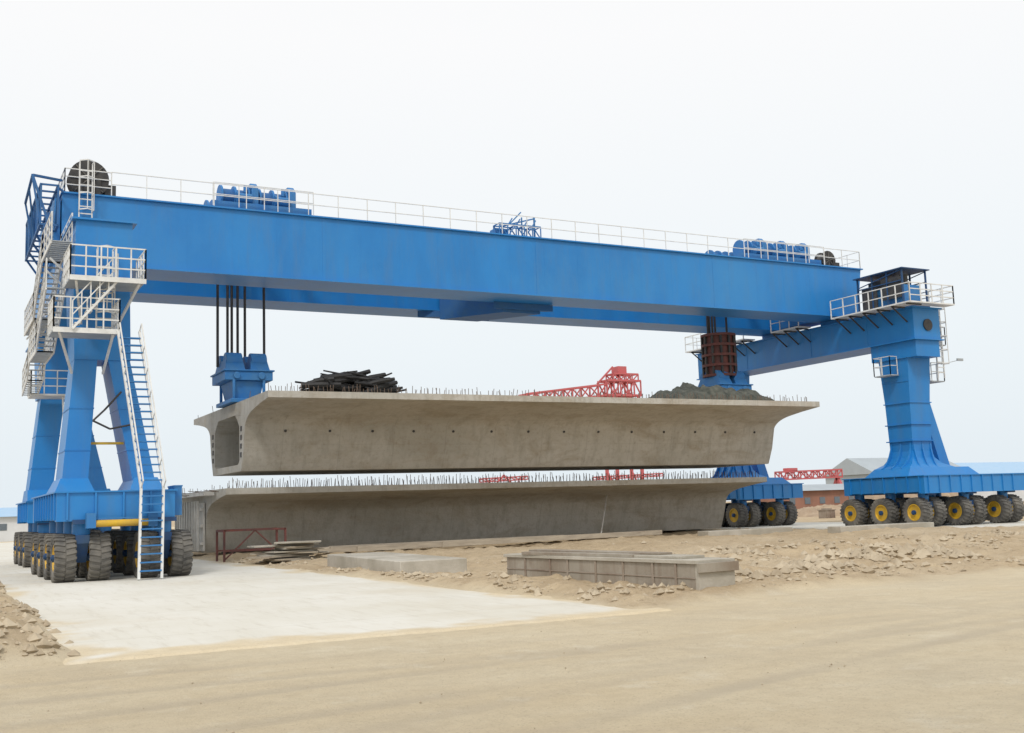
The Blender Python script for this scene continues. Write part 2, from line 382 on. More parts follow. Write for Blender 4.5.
for xa in (5.3,51.9):
    mb=MB(); mb.box(xa,xa+1.5,Y1+.15,Y2-.15,13.6,16.4); obj(mb,'end_tie_beam',[BLUE2],CR)
mb=MB()
mb.box(4.75,6.75,42.6,62.5,11.0,13.1); mb.box(4.6,6.9,42.45,62.6,13.1,13.17); mb.box(4.6,6.9,42.45,62.6,10.93,11.0)
mb.box(4.9,6.6,Y0,Y1,13.17,13.46); mb.box(4.9,6.6,Y2,Y3,13.17,13.46)
for y in (46,50,56): mb.box(4.73,6.77,y,y+.08,11.01,13.09)
LB=obj(mb,'cross_beam',[BLUE],CR)
mb=MB()
mb.box(52,54.2,46.3,67.2,11.25,13.1); mb.box(51.85,54.35,46.15,67.3,13.1,13.17); mb.box(51.85,54.35,46.15,67.3,11.18,11.25)
mb.box(52.1,54.1,46.35,49.9,10.2,11.18)
mb.box(52.2,54.0,Y0,Y1,13.17,13.46); mb.box(52.2,54.0,Y2,Y3,13.17,13.46)
for y in (50,55,61.5): mb.box(51.98,54.22,y,y+.08,11.26,13.09)
RB=obj(mb,'cross_beam',[BLUE],CR)
mb=MB(); mb.tube((53.15,46.22,12.1),(53.15,46.32,12.1),.36,20); obj(mb,'access_hole',[DARK],RB)
for ya,yb in ((45.3,51.7),(54.7,57.4),(60.3,67)):
    mb=MB(); r=MB()
    mb.box(50.7,51.8,ya,yb,13.2,13.28)
    for i in range(int((yb-ya)/1.15)+1):
        y=ya+.3+i*1.15
        if y>yb: break
        if y>46.2: mb.bar((50.8,y,13.15),(51.98,y,12.3),.07,.07,1)
        mb.bar((50.75,y,13.15),(51.98,y,13.15),.07,.07,1)
    r.rail([(50.75,ya,13.28),(50.75,yb,13.28)],1.1,.9 if ya>54 else 1.0,.055)
    if ya<50:
        mb.box(51.8,54.5,45.3,46.1,13.2,13.28)
        r.rail([(50.75,45.32,13.28),(54.45,45.32,13.28),(54.45,51.7,13.28)],1.1,.9,.055,mids=2)
    elif ya>60: r.rail([(50.75,67,13.28),(54,67,13.28)],1.1,1.1,.05)
    PL=obj(mb,'walkway',[WHITE,DARK],RB); obj(r,'railing',[WHITE],RB)
mb=MB()
mb.box(51.9,54.1,46.8,50.6,13.18,13.4)
for x in (52,54):
    for y in (46.9,48.1,49.3,50.5): mb.bar((x,y,13.4),(x,y,15.6),.09,.09)
mb.box(51.8,54.2,46.7,50.7,15.6,15.66)
for x in (51.95,54.05): mb.bar((x,46.9,14.9),(x,50.5,14.9),.06); mb.bar((x,46.9,15.55),(x,50.5,15.0),.05)
mb.box(52.3,53.7,47.1,50.2,13.4,14.7,1)
mb.tube((52.9,47.6,14.7),(52.9,47.6,15.4),.25,12,2); mb.box(52.4,53.6,48.6,50.0,14.7,15.3,2)
mb.box(52.0,52.06,47.0,48.6,13.9,15.2,2); mb.box(52.0,52.08,49.0,50.2,13.45,14.9,2)
obj(mb,'power_house',[DBLUE,BLUE2,DARK],CR)

def left_leg(yc,limbs,hy=1.15,dx=0,fm=.25):
    mb=MB(); z0=3.15
    mb.hexa([(4.85+dx*.5,yc-.95,8.0),(6.85+dx*.5,yc-.95,8.0),(6.85+dx*.5,yc+.95,8.0),(4.85+dx*.5,yc+.95,8.0)],[(4.75,yc-1.2,10.93),(6.75,yc-1.2,10.93),(6.75,yc+1.2,10.93),(4.75,yc+1.2,10.93)])
    for a0,a1,b0,b1 in limbs:
        mb.hexa([(a0,yc-hy,z0),(a1,yc-hy,z0),(a1,yc+hy,z0),(a0,yc+hy,z0)],[(b0,yc-.9,8.0),(b1,yc-.9,8.0),(b1,yc+.9,8.0),(b0,yc+.9,8.0)])
        for t in (.3,.62):
            x0=a0+(b0-a0)*t; x1=a1+(b1-a1)*t; y=hy-(hy-.9)*t; z=z0+(8.0-z0)*t
            mb.box(x0-.02,x1+.02,yc-y-.02,yc+y+.02,z,z+.05)
        mb.hexa([(a0-fm,yc-hy-.5,z0-.06),(a1+.2,yc-hy-.5,z0-.06),(a1+.2,yc+hy+.5,z0-.06),(a0-fm,yc+hy+.5,z0-.06)],[(a0-.02,yc-hy-.02,z0+.45),(a1+.02,yc-hy-.02,z0+.45),(a1+.02,yc+hy+.02,z0+.45),(a0-.02,yc+hy+.02,z0+.45)])
    return obj(mb,'leg',[BLUE],CR)
left_leg(44.3,((4.45,5.35,4.86,5.66),(7.0,7.8,6.05,6.83)))
left_leg(58.2,((4.45,5.5,4.95,6.0),(7.3,8.1,6.2,6.9)),1.0,0,.05)
mb=MB(); mb.bar((4.9,43.6,4.9),(7.2,43.6,4.9),.09,.09); mb.path([(6.5,43.2,6.8),(5.9,43.1,6.1),(5.5,43.1,5.7),(6.1,43.1,5.4),(7.0,43.2,5.6)],.04,6,1)
obj(mb,'tie_rod',[YEL,DARK],CR)
def right_leg(yc):
    mb=MB(); zt=10.2 if yc<50 else 11.18
    R=[(zt,52.2,54.1,1.15),(7.6,52.3,54.0,.98),(4.6,52.35,53.95,.88),(4.2,52.22,54.1,.93),(3.85,51.95,54.5,1.1),(3.6,51.45,55.3,1.35)]
    for (z1,a1,b1,h1),(z0,a0,b0,h0) in zip(R,R[1:]):
        mb.hexa([(a0,yc-h0,z0),(b0,yc-h0,z0),(b0,yc+h0,z0),(a0,yc+h0,z0)],[(a1,yc-h1,z1),(b1,yc-h1,z1),(b1,yc+h1,z1),(a1,yc+h1,z1)])
    mb.hexa([(50.9,yc-1.7,3.1),(57.0,yc-1.7,3.1),(57.0,yc+1.7,3.1),(50.9,yc+1.7,3.1)],[(51.45,yc-1.4,3.6),(56.4,yc-1.4,3.6),(56.4,yc+1.4,3.6),(51.45,yc+1.4,3.6)])
    for z in (5.2,6.2,7.5,8.8): mb.box(52.22,54.08,yc-1.04,yc+1.04,z,z+.06)
    cur=[(0,5.2),(.1,4.75),(.3,4.35),(.55,4.0),(.85,3.75),(1.1,3.62)]
    for (o0,z0),(o1,z1) in zip(cur,cur[1:]):
        for yy in (-.8,-.05,.7):
            a=52.33-o0*.85;b=52.33-o1*.85
            mb.hexa([(b,yc+yy,3.55),(a,yc+yy,3.55),(a,yc+yy+.1,3.55),(b,yc+yy+.1,3.55)],[(b,yc+yy,z1),(a,yc+yy,z0),(a,yc+yy+.1,z0),(b,yc+yy+.1,z1)])
        for xx in (52.4,53.1,53.8):
            for sg in (-1,1):
                a=yc+sg*(.9+o0*.4);b=yc+sg*(.9+o1*.4)
                mb.hexa([(xx,a,3.55),(xx+.1,a,3.55),(xx+.1,b,3.55),(xx,b,3.55)],[(xx,a,z0),(xx+.1,a,z0),(xx+.1,b,z1),(xx,b,z1)])
    mb.hexa([(55.3,yc-.35,3.55),(56.1,yc-.35,3.55),(56.1,yc+.35,3.55),(55.3,yc+.35,3.55)],[(54.0,yc-.3,7.6),(54.15,yc-.3,9.4),(54.15,yc+.3,9.4),(54.0,yc+.3,7.6)])
    mb.bar((53.9,yc,5.3),(55.0,yc,5.3),.2,.25)
    return obj(mb,'leg',[BLUE],CR)
right_leg(48.3); right_leg(65)

def carriage(x0,x1,y0,y1,pairs,rows,ztop=3.0):
    mb=MB()
    mb.box(x0+.35,x1-.35,y0+.3,y1-.3,2.1,ztop-.08)
    for y in (y0,y1-.45): mb.box(x0,x1,y,y+.45,2.05,ztop)
    for x in (x0,x1-.4): mb.box(x,x+.4,y0+.45,y1-.45,2.15,ztop-.04)
    mb.box(x0-.08,x1+.08,y0-.08,y1+.08,ztop,ztop+.05)
    for i in range(int((x1-x0)/.9)):
        xx=x0+.3+i*.9; mb.box(xx,xx+.06,y0-.07,y0-.002,2.1,ztop-.002)
    for i in range(int((y1-y0)/.9)):
        yy=y0+.3+i*.9; mb.box(x0-.07,x0-.002,yy,yy+.06,2.1,ztop-.002)
    for px in pairs:
        for y in rows:
            mb.tube((px,y,1.55),(px,y,2.2),.3,14)
            mb.box(px-.22,px+.22,y-.5,y+.32,1.3,1.58,1)
            mb.hexa([(px-.16,y-.14,.66),(px+.16,y-.14,.66),(px+.16,y+.14,.66),(px-.16,y+.14,.66)],[(px-.2,y-.48,1.32),(px+.2,y-.48,1.32),(px+.2,y-.05,1.32),(px-.2,y-.05,1.32)],1)
            mb.tube((px-.2,y+.3,1.4),(px-.1,y+.1,.8),.07,8,2)
        mb.box(px-.35,px+.35,rows[0]-.65,rows[0]-.45,1.95,2.1,1)
    return obj(mb,'wheel_carriage',[BLUE,DBLUE,YEL],CR)
LR1=[40.6,43.1,45.6,48.1]; LR2=[56.6,59.2,61.8]; RR1=[46.2,48.7,51.2]; RR2=[62.4,64.9,67.4]
carriage(4.0,7.85,40.0,48.7,[4.85,7.55],LR1); carriage(4.35,8.2,55.8,62.0,[5.15,7.85],LR2)
carriage(50.7,59.6,45.3,51.6,[51.55,54.95,58.35],RR1,3.05); carriage(50.6,56.4,61.5,68.2,[51.55,54.95],RR2,3.05)
mb=MB(); mb.tube((5.2,39.75,1.95),(6.9,39.75,1.95),.12,14); mb.box(4.9,5.2,39.6,39.93,1.8,2.3,1); mb.box(6.9,7.2,39.6,39.93,1.8,2.3,1)
mb.bar((5.2,39.76,2.12),(6.9,39.76,2.12),.05,.05,1)
obj(mb,'steering_cylinder',[YEL,BLUE2],CR)
mb=MB(); mb.box(7.9,8.15,40.3,41.5,2.15,3.15); mb.box(7.88,8.17,40.28,41.52,3.15,3.2)
obj(mb,'control_cabinet',[BLUE2],CR)
tw=.33
ty=MB()
ty.lathe([(.43,-tw*.8),(.5,-tw*.97),(.66,-tw*1.03),(.745,-tw*.93),(.77,-tw*.5),(.775,0),(.77,tw*.5),(.745,tw*.93),(.66,tw*1.03),(.5,tw*.97),(.43,tw*.8)],(0,0,0),40,closed=False)
nl=24
for k in range(nl):
    for sg in (-1,1):
        t=2*math.pi*(k+(.5 if sg>0 else 0))/nl; dt=2*math.pi/nl
        def P(r,x,tt): return (x,r*math.sin(tt),r*math.cos(tt))
        x0,x1=.015*sg,.325*sg
        ty.hexa([P(.76,x0,t),P(.74,x1,t+dt*.35),P(.74,x1,t+dt*.80),P(.76,x0,t+dt*.5)],[P(.82,x0,t+.01),P(.80,x1,t+dt*.37),P(.80,x1,t+dt*.78),P(.82,x0,t+dt*.48)])
        x2=.35*sg
        ty.hexa([P(.62,x1,t+dt*.35),P(.62,x2,t+dt*.35),P(.62,x2,t+dt*.8),P(.62,x1,t+dt*.8)],[P(.80,x1,t+dt*.37),P(.775,x2,t+dt*.37),P(.775,x2,t+dt*.78),P(.80,x1,t+dt*.78)])
rm=MB()
for sg in (-1,1):
    rm.lathe([(.45,.24*sg),(.455,.30*sg),(.42,.31*sg),(.38,.22*sg),(.33,.17*sg),(.24,.15*sg),(.22,.22*sg),(.12,.25*sg),(.001,.25*sg)],(0,0,0),28,closed=False)
    for k in range(10):
        t=k*.628; rm.tube((.15*sg,.285*math.cos(t),.285*math.sin(t)),(.20*sg,.285*math.cos(t),.285*math.sin(t)),.022,6,1)
rm.tube((-.24,0,0),(.24,0,0),.44,28,0)
hb=MB(); hb.tube((-.36,0,0),(.36,0,0),.13,14); hb.tube((-.4,0,0),(.4,0,0),.08,10)
w0=obj(hb,'wheel',[DBLUE],CR,origin=(0,0,0)); t0=obj(ty,'tyre',[RUB],w0,origin=(0,0,0)); r0=obj(rm,'rim',[YEL,DARK],w0,origin=(0,0,0))
pos=[]
for x in (4.3,5.4,7.0,8.1): pos+=[(x,y) for y in LR1]
for x in (4.6,5.7,7.3,8.4): pos+=[(x,y) for y in LR2]
for x in (51.0,52.1,54.4,55.5,57.8,58.9): pos+=[(x,y) for y in RR1]
for x in (51.0,52.1,54.4,55.5): pos+=[(x,y) for y in RR2]
base=LOC[CR.name]
for i,(x,y) in enumerate(pos):
    sc=1.0 if x<20 else 1.07
    gzv=.80*sc+(.03 if x<20 else .12)
    if i==0: w_=w0
    else:
        w_=w0.copy(); COL.objects.link(w_); w_.parent=CR
        for c in (t0,r0):
            cc=c.copy(); COL.objects.link(cc); cc.parent=w_; cc.rotation_euler=(random.random()*6,0,0)
    w_.location=Vector((x,y,gzv))-base; w_.scale=(sc,sc,sc)

def platform(x0,x1,y0,y1,z):
    mb=MB(); mb.box(x0,x1,y0,y1,z-.05,z,1)
    mb.box(x0-.02,x1+.02,y0-.03,y0-.002,z-.12,z+.06)
    for x in (x0+.2,x1-.2): mb.bar((x,y0+.1,z-.1),(x*.6+5.7*.4,y1+.2,z-1.3),.08,.08)
    r=MB(); r.rail([(x0,y1,z),(x0,y0,z),(x1,y0,z),(x1,y1,z)],1.15,.5,.048,mids=2)
    o=obj(mb,'platform',[WHITE,GREY],CR); obj(r,'railing',[WHITE],o); return o
platform(4.4,6.95,40.9,42.9,10.6); platform(3.9,6.1,41.1,42.9,8.75)
def stairrun(pts,w_,name='stair'):
    mb=MB(); r=MB()
    for a,b_ in zip(pts,pts[1:]):
        a=Vector(a);b_=Vector(b_); d=(b_-a); sl_=abs(d.z)>.3
        for sg in (-w_/2,w_/2): mb.bar(a+Vector((sg,0,0)),b_+Vector((sg,0,0)),.05,.16)
        n=int(d.length/(.35 if sl_ else .3))
        for i in range(n+1):
            c=a.lerp(b_,i/n); mb.box(c.x-w_/2+.03,c.x+w_/2-.03,c.y-.1,c.y+.1,c.z-.03,c.z,1)
        for sg in (-w_/2,w_/2):
            r.rail([(a.x+sg,a.y,a.z),(b_.x+sg,b_.y,b_.z)],1.1,.8,.045,mids=2)
    o=obj(mb,name,[WHITE,GREY],CR); obj(r,'railing',[WHITE],o)
stairrun([(4.3,42.9,12.3),(4.3,46.5,12.3),(4.3,50,10.6),(4.3,54.5,10.6)],.7,'walkway')
stairrun([(4.15,43.2,10.6),(4.15,46.8,8.75),(4.15,50,8.75)],.65)
stairrun([(4.35,50.2,10.5),(4.35,53.5,8.4),(4.35,56.0,8.0)],.65)
for y in (44,46,49,52,54):
    mb=MB(); mb.bar((4.0,y,11.9 if y<47 else 10.3),(4.75,y,11.2),.07,.07); obj(mb,'bracket',[WHITE],CR)
mb=MB(); mb.ladder((4.5,41.3,8.75),(6.0,41.3,10.55),.6,.28,.05,(0,1,0),rung=.04,rd=.2)
mb.rail([(4.5,41.0,8.75),(6.0,41.0,10.55)],1.0,.5,.04); obj(mb,'stair',[WHITE],CR)
mb=MB(); r=MB()
mb.box(4.35,6.6,55.4,57.1,7.92,8.0); r.rail([(4.35,57.1,8.0),(4.35,55.4,8.0),(6.6,55.4,8.0),(6.6,57.1,8)],1.1,.6,.05,mids=2)
mb.ladder((6.2,55.5,3.1),(6.0,55.7,7.9),.5)
o=obj(mb,'platform',[WHITE],CR); obj(r,'railing',[WHITE],o)
def caged(name,p,q,side,out,par=CR,w=.55):
    mb=MB(); mb.ladder(p,q,w,.32,.05,side); p=Vector(p);q=Vector(q);o_=Vector(out);s_=Vector(side)
    n=max(2,int((q-p).length/.7))
    for i in range(1,n+1):
        c=p.lerp(q,i/n); ring=[c+s_*w*.5,c+s_*w*.55+o_*.4,c+o_*.65,c-s_*w*.55+o_*.4,c-s_*w*.5]
        for a,b_ in zip(ring,ring[1:]): mb.bar(a,b_,.035,.05)
    for off in (s_*w*.55+o_*.4,o_*.65,-s_*w*.55+o_*.4): mb.bar(p.lerp(q,1/n)+off,q+off,.035,.035)
    return obj(mb,name,[WHITE],par)
caged('caged_ladder',(5.75,42.4,8.75),(5.75,42.4,12.0),(1,0,0),(0,-1,0))
caged('caged_ladder',(6.15,51.7,15.1),(6.15,51.7,18.1),(1,0,0),(0,-1,0))
mb=MB()
a=Vector((6.85,38.95,.05)); b_=Vector((6.4,41.0,8.75)); knee=Vector((7.0,39.55,3.1))
for p,q in ((a,knee),(knee,b_)):
    mb.ladder(p,q,.74,.27,.08,(1,0,0),rung=.045,rm=1,rd=.2)
for sgn in (-.37,.37):
    of=Vector((sgn,-.42,.22)); mb.bar(knee+of,b_+of,.045,.045)
    for i in range(8):
        c=knee.lerp(b_,i/7); mb.bar(c+Vector((sgn,0,0)),c+of,.032,.032)
obj(mb,'access_ladder',[WHITE,BLUE2],CR)
def tower_platform(box_,pts):
    mb=MB(); r=MB(); mb.box(*box_); r.rail(pts,1.1,.55,.045)
    o=obj(mb,'platform',[GREY],CR); obj(r,'railing',[WHITE],o)
tower_platform((51.5,52.2,47.9,49.2,9.2,9.26),[(52.1,47.9,9.26),(51.5,47.9,9.26),(51.5,49.2,9.26),(52.1,49.2,9.26)])
tower_platform((54.15,55.3,47.2,49.4,8.8,8.86),[(54.2,47.2,8.86),(55.3,47.2,8.86),(55.3,49.4,8.86)])
tower_platform((54.3,55.3,46.9,49.2,11.0,11.06),[(54.3,46.9,11.06),(55.3,46.9,11.06),(55.3,49.2,11.06)])
mb=MB(); mb.bar((55.2,47.3,9.9),(56.4,46.9,10.15),.04,.04); mb.box(56.2,56.7,46.85,46.95,10.1,10.25); obj(mb,'lamp_bracket',[GREY],CR)
caged('caged_ladder',(54.7,46.9,9.0),(54.7,46.9,13.2),(1,0,0),(0,-1,0))
caged('caged_ladder',(54.7,49.5,3.6),(54.7,49.3,8.8),(0,1,0),(1,0,0))
tower_platform((51.2,55.6,66.9,68.2,8.0,8.06),[(51.2,68.2,8.06),(51.2,66.9,8.06),(55.6,66.9,8.06)])
mb=MB()
mb.truss((4.6,51.2,15.0),(4.6,58.8,15.0),.7,1.8,7,.1,.075)
for y in (51.4,53.3,55,57.0,58.6): mb.bar((4.25,y,15.0),(5.1,y,13.8),.09,.09); mb.bar((4.9,y,16.8),(5.2,y,16.6),.09,.09)
mb.bar((3.9,51.3,17.2),(5.2,52.4,17.4),.1); mb.bar((3.9,51.3,17.2),(4.6,51.2,15),.1); mb.bar((3.9,51.3,17.2),(3.9,55,16.9),.1); mb.bar((3.9,51.3,17.1),(4.25,51.2,15.0),.08); mb.bar((3.9,55,16.9),(4.25,55,15.0),.08); mb.bar((3.9,53,17.05),(4.25,54,15.0),.07)
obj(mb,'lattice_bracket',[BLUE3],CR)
mb=MB(); mb.rail([(5.3,59.9,16.8),(5.3,52.05,16.8),(7.3,52.05,16.8)],1.1,.8,.045,mids=2)
obj(mb,'railing',[WHITE],CR)
def reel(x,y,z,R,wd):
    mb=MB(); 
    for xx in (y-wd/2,y+wd/2):
        mb.tube((x,xx-.04,z),(x,xx+.04,z),R,28)
    mb.tube((x,y-wd/2,z),(x,y+wd/2,z),R*.8,24,1)
    for k in range(8):
        t=k*math.pi/4; mb.bar((x,y-wd/2-.06,z),(x+R*.95*math.cos(t),y-wd/2-.06,z+R*.95*math.sin(t)),.07,.05,1)
    mb.box(x-.5,x-.3,y-wd/2-.15,y+wd/2+.15,z-R-.1,z); mb.box(x+.3,x+.5,y-wd/2-.15,y+wd/2+.15,z-R-.1,z)
    mb.box(x+R*.8,x+R*.8+.5,y-.3,y+.3,z-R,z-R*.2)
    obj(mb,'cable_reel',[DARK,RUB],CR)
reel(6.4,53.1,17.7,.88,.8); reel(51.9,53.1,17.4,.6,.6)

def trolley(x0,x1,hx,n):
    mb=MB()
    for y in (52.7,59.0): mb.box(x0,x1,y,y+.5,16.95,17.3)
    for x in (x0+.2,(x0+x1)/2-.2,x1-.6): mb.box(x,x+.4,53.2,59.0,16.98,17.28)
    for x in (x0+.5,x1-.8):
        for y in (52.8,59.1): mb.tube((x,y,17.0),(x,y+.3,17.0),.22,14,1)
    T=obj(mb,'hoist_trolley',[BLUE2,DARK],CR)
    for k in range(n):
        cx=x0+.6+(x1-x0-1.2)*(k+.5)/n; W=(x1-x0-1.2)/n*.5
        for yy,rr in ((53.6,.42),(56.6,.45)):
            d=MB()
            d.tube((cx-W,yy,17.75),(cx+W*.4,yy,17.75),rr,18,1)
            for xx in (cx-W,cx-W*.3,cx+W*.4): d.tube((xx-.05,yy,17.75),(xx+.05,yy,17.75),rr+.16,18)
            d.box(cx-W-.1,cx+W*.5,yy-.4,yy+.4,17.28,17.42)
            for xx in (cx-W-.08,cx+W*.42): d.hexa([(xx,yy-.45,17.3),(xx+.08,yy-.45,17.3),(xx+.08,yy+.45,17.3),(xx,yy+.45,17.3)],[(xx,yy-.15,17.95),(xx+.08,yy-.15,17.95),(xx+.08,yy+.15,17.95),(xx,yy+.15,17.95)])
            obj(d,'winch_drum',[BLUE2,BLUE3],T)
        g_=MB(); g_.box(cx+W*.5,cx+W*.85,52.9,54.3,17.3,18.15); g_.hexa([(cx+W*.5,52.9,18.15),(cx+W*.85,52.9,18.15),(cx+W*.85,54.3,18.15),(cx+W*.5,54.3,18.15)],[(cx+W*.5,53.3,18.5),(cx+W*.85,53.3,18.5),(cx+W*.85,53.9,18.5),(cx+W*.5,53.9,18.5)])
        g_.tube((cx-W*.2,52.95,17.6),(cx+W*.5,52.95,17.6),.24,14); g_.tube((cx-W*.3,52.95,17.6),(cx-W*.2,52.95,17.6),.3,14)
        g_.tube((cx+W*.2,53.1,17.9),(cx+W*.2,53.1,18.3),.1,10)
        obj(g_,'gearbox',[BLUE2],T,bevel=.03)
    r=MB(); r.rail([(x0,52.4,16.95),(x1,52.4,16.95)],1.15,1.3,.04); obj(r,'railing',[WHITE],T)
    s=MB()
    s.tube((hx-1.1,54.7,16.9),(hx+1.1,54.7,16.9),.12,10)
    for k in range(4): s.tube((hx-1.1+k*.65,54.7,16.9),(hx-.95+k*.65,54.7,16.9),.4,16)
    obj(s,'sheave',[DBLUE],T)
trolley(12.0,17.0,14.25,2); trolley(44.6,51.2,45.2,3)
mb=MB(); mb.truss((27.6,52.9,16.85),(30.2,52.9,16.85),.7,.7,5,.06,.05); mb.bar((28,52.9,17.5),(30.0,52.9,18.1),.07); mb.bar((29.2,52.9,16.9),(29.2,52.9,18.1),.06); mb.bar((30.0,52.9,16.9),(30.0,52.9,18.2),.08); mb.bar((28.2,52.6,17.5),(29.0,52.6,18.3),.06)
for t in range(4): mb.bar((28.2+t*.5,52.7,17.5),(28.6+t*.5,52.9,18.0),.05)
mb.box(27.8,28.6,53.4,54.1,16.87,17.5)
obj(mb,'cable_festoon_frame',[BLUE2],CR)
def spreader(hx,ropes):
    z=7.62; c=56.
    mb=MB()
    mb.box(hx-.95,hx+.95,c-1.6,c+1.6,z+.02,z+.22)
    mb.hexa([(hx-.6,c-1.1,z+.22),(hx+.6,c-1.1,z+.22),(hx+.6,c+1.1,z+.22),(hx-.6,c+1.1,z+.22)],[(hx-.8,c-1.2,z+1.15),(hx+.8,c-1.2,z+1.15),(hx+.8,c+1.2,z+1.15),(hx-.8,c+1.2,z+1.15)])
    mb.box(hx-1.2,hx+1.2,c-1.4,c+1.4,z+1.15,z+1.6)
    mb.box(hx-1.28,hx+1.28,c-1.48,c+1.48,z+1.6,z+1.68)
    for a in (-.62,.62):
        mb.hexa([(hx+a-.5,c-1.2,z+1.68),(hx+a+.5,c-1.2,z+1.68),(hx+a+.5,c+1.2,z+1.68),(hx+a-.5,c+1.2,z+1.68)],[(hx+a-.42,c-.9,z+2.25),(hx+a+.42,c-.9,z+2.25),(hx+a+.42,c+.9,z+2.25),(hx+a-.42,c+.9,z+2.25)])
        mb.tube((hx+a-.4,c-.6,z+2.2),(hx+a+.4,c-.6,z+2.2),.42,18); mb.tube((hx+a-.4,c+.6,z+2.2),(hx+a+.4,c+.6,z+2.2),.42,18)
        mb.tube((hx+a,c-1.4,z+1.38),(hx+a,c-1.5,z+1.38),.18,14)
    for sx in (-.75,.75):
        for sy in (-1.35,1.35): mb.tube((hx+sx,c+sy,z+.2),(hx+sx,c+sy,z+1.2),.08,10)
    o=obj(mb,'lifting_spreader',[BLUE2],CR,bevel=.03)
    for xx,y in ropes:
        r=MB(); r.tube((hx+xx,c+y,z+2.0),(hx+xx*1.0,c+y,17),.07,8)
        obj(r,'wire_rope',[ROPE],CR)
RP=[(-1.15,.4),(-.5,1.0),(-.28,1.0),(.0,.9),(.38,.9),(1.2,.2)]
spreader(14.3,RP)
spreader(45.2,[(x*.6,y*.8) for x,y in RP])
mb=MB(); hx=45.05;c=56
mb.tube((hx,c,10.0),(hx,c,12.5),.95,24,0)
for z in (9.95,10.6,11.25,11.9,12.55): mb.tube((hx,c,z-.08),(hx,c,z+.08),1.12,28)
for k in range(12):
    t=k*math.pi/6; p=(hx+1.04*math.cos(t),c+1.04*math.sin(t)); mb.bar((p[0],p[1],9.9),(p[0],p[1],12.5),.12,.12,1)
obj(mb,'rope_guard',[DRED,DARK],CR)

# ------------------------------------------------------------ concrete girders
def bez(p0,p1,p2,n):
    return [((1-t)**2*p0[0]+2*t*(1-t)*p1[0]+t*t*p2[0],(1-t)**2*p0[1]+2*t*(1-t)*p1[1]+t*t*p2[1]) for t in [i/n for i in range(n+1)]]
def boxgirder(x0,x1,y0,zt,H,W,label,form=False):
    half=[(0,0),(0,-.30),(1.5,-.46)]+bez((2.5,-.60),(3.75,-.78),(4.05,-1.25),7)+[(4.35,-H+.95),(4.72,-H+.10),(4.78,-H)]
    n=len(half)
    tgt=[(7.2,-.6),(7.0,-.6),(6.8,-.6),(6.6,-.6),(6.5,-.6),(6.4,-.6),(6.2,-.6),(5.9,-.63),(5.5,-.88),(5.15,-1.2),(5.12,-1.4),(5.12,-H+.6),(5.18,-H+.42),(5.45,-H+.34)]
    inn=tgt[:n]
    while len(inn)<n: inn.append(tgt[-1])
    inn[-1]=(5.4,-H+.34); inn[-2]=(5.12,-H+.50)
    outer=half+[(W-d,z) for d,z in reversed(half)]; inner=inn+[(W-d,z) for d,z in reversed(inn)]
    k=len(outer); vs=[]
    for x in (x0,x1):
        vs+=[(x,y0+d,zt+z) for d,z in outer]; vs+=[(x,y0+d,zt+z) for d,z in inner]
    fs=[]
    for i in range(k):
        j=(i+1)%k
        fs+= [(i,j,2*k+j,2*k+i),(k+i,k+j,3*k+j,3*k+i),(i,j,k+j,k+i),(2*k+i,2*k+j,3*k+j,3*k+i)]
    mb=MB(); mb.add(vs,fs)
    mb.box(x0+1.6,x0+1.9,y0+5.15,y0+W-5.15,zt-H+.35,zt-2.1); mb.box(x0+1.6,x0+1.9,y0+5.15,y0+6.3,zt-2.1,zt-.9); mb.box(x0+1.6,x0+1.9,y0+W-6.3,y0+W-5.15,zt-2.1,zt-.9)
    o=obj(mb,'bridge_girder',[CONC],label=label,cat='concrete girder',group='stacked bridge girders')
    for k_ in (0,1):
        for j in range(4):
            a=MB(); z=zt-1.35-j*.42; dd=4.74+.02*j if k_==0 else W-4.74-.02*j; a.box(x0-.03,x0+.1,y0+dd-.12,y0+dd+.12,z-.12,z+.12); obj(a,'anchor_pocket',[DARK],o)
    if not form:
        for i in range(14):
            h=MB(); x=x0+2.0+i*2.25; h.tube((x,y0+4.06,zt-1.5),(x,y0+4.4,zt-1.5),.065,8); obj(h,'tie_hole',[DARK],o)
    if form:
        f=MB()
        for j in range(10):
            y=y0+4.7+j*.62
            f.box(x0-.35,x0-.25,y,y+.12,zt-H+.1,zt-.5)
        for z in (zt-H+.4,zt-H+1.3,zt-1.0): f.box(x0-.25,x0-.13,y0+4.3,y0+W-4.5,z,z+.16)
        f.box(x0-.13,x0-.04,y0+4.3,y0+6.0,zt-H+.1,zt-.6); f.box(x0-.13,x0-.04,y0+8,y0+9.9,zt-H+.1,zt-.6)
        f.box(x0-.6,x0-.1,y0+2.0,y0+W-.5,zt-.28,zt-.10)
        obj(f,'end_formwork',[CONCE],o)
        f=MB()
        for j in range(26):
            y=y0+1.5+j*.5; f.bar((x0+.2,y,zt-.15),(x0-random.uniform(.4,1.0),y,zt-.15+random.uniform(-.1,.15)),.03,.03)
        q=obj(f,'end_rebar',[REBAR],o,smooth=False); q['kind']='stuff'
    rb=MB(); dens=.22
    n_=int((x1-x0-.4)/dens)
    for row,(dy,hh) in enumerate(((.25,.5),(.6,.42),(3.9,.4),(W-4,.4),(W-.4,.45))):
        if zt>5 and row not in (1,2,3): hh*=.6
        for i in range(n_):
            x=x0+.2+i*dens+random.uniform(-.04,.04)
            if zt>5 and random.random()<.35: continue
            if row>1 and i%2: continue
            h_=hh*random.uniform(.6,1.1); rb.bar((x,y0+dy,zt-.02),(x+random.uniform(-.06,.06),y0+dy+random.uniform(-.05,.05),zt+h_),.022,.022)
    q=obj(rb,'rebar_stub',[REBAR],o,smooth=False); q['kind']='stuff'
    return o
boxgirder(13.6,46.4,48.7,7.6,3.4,15.4,'long grey concrete box girder hanging from the crane hoists')
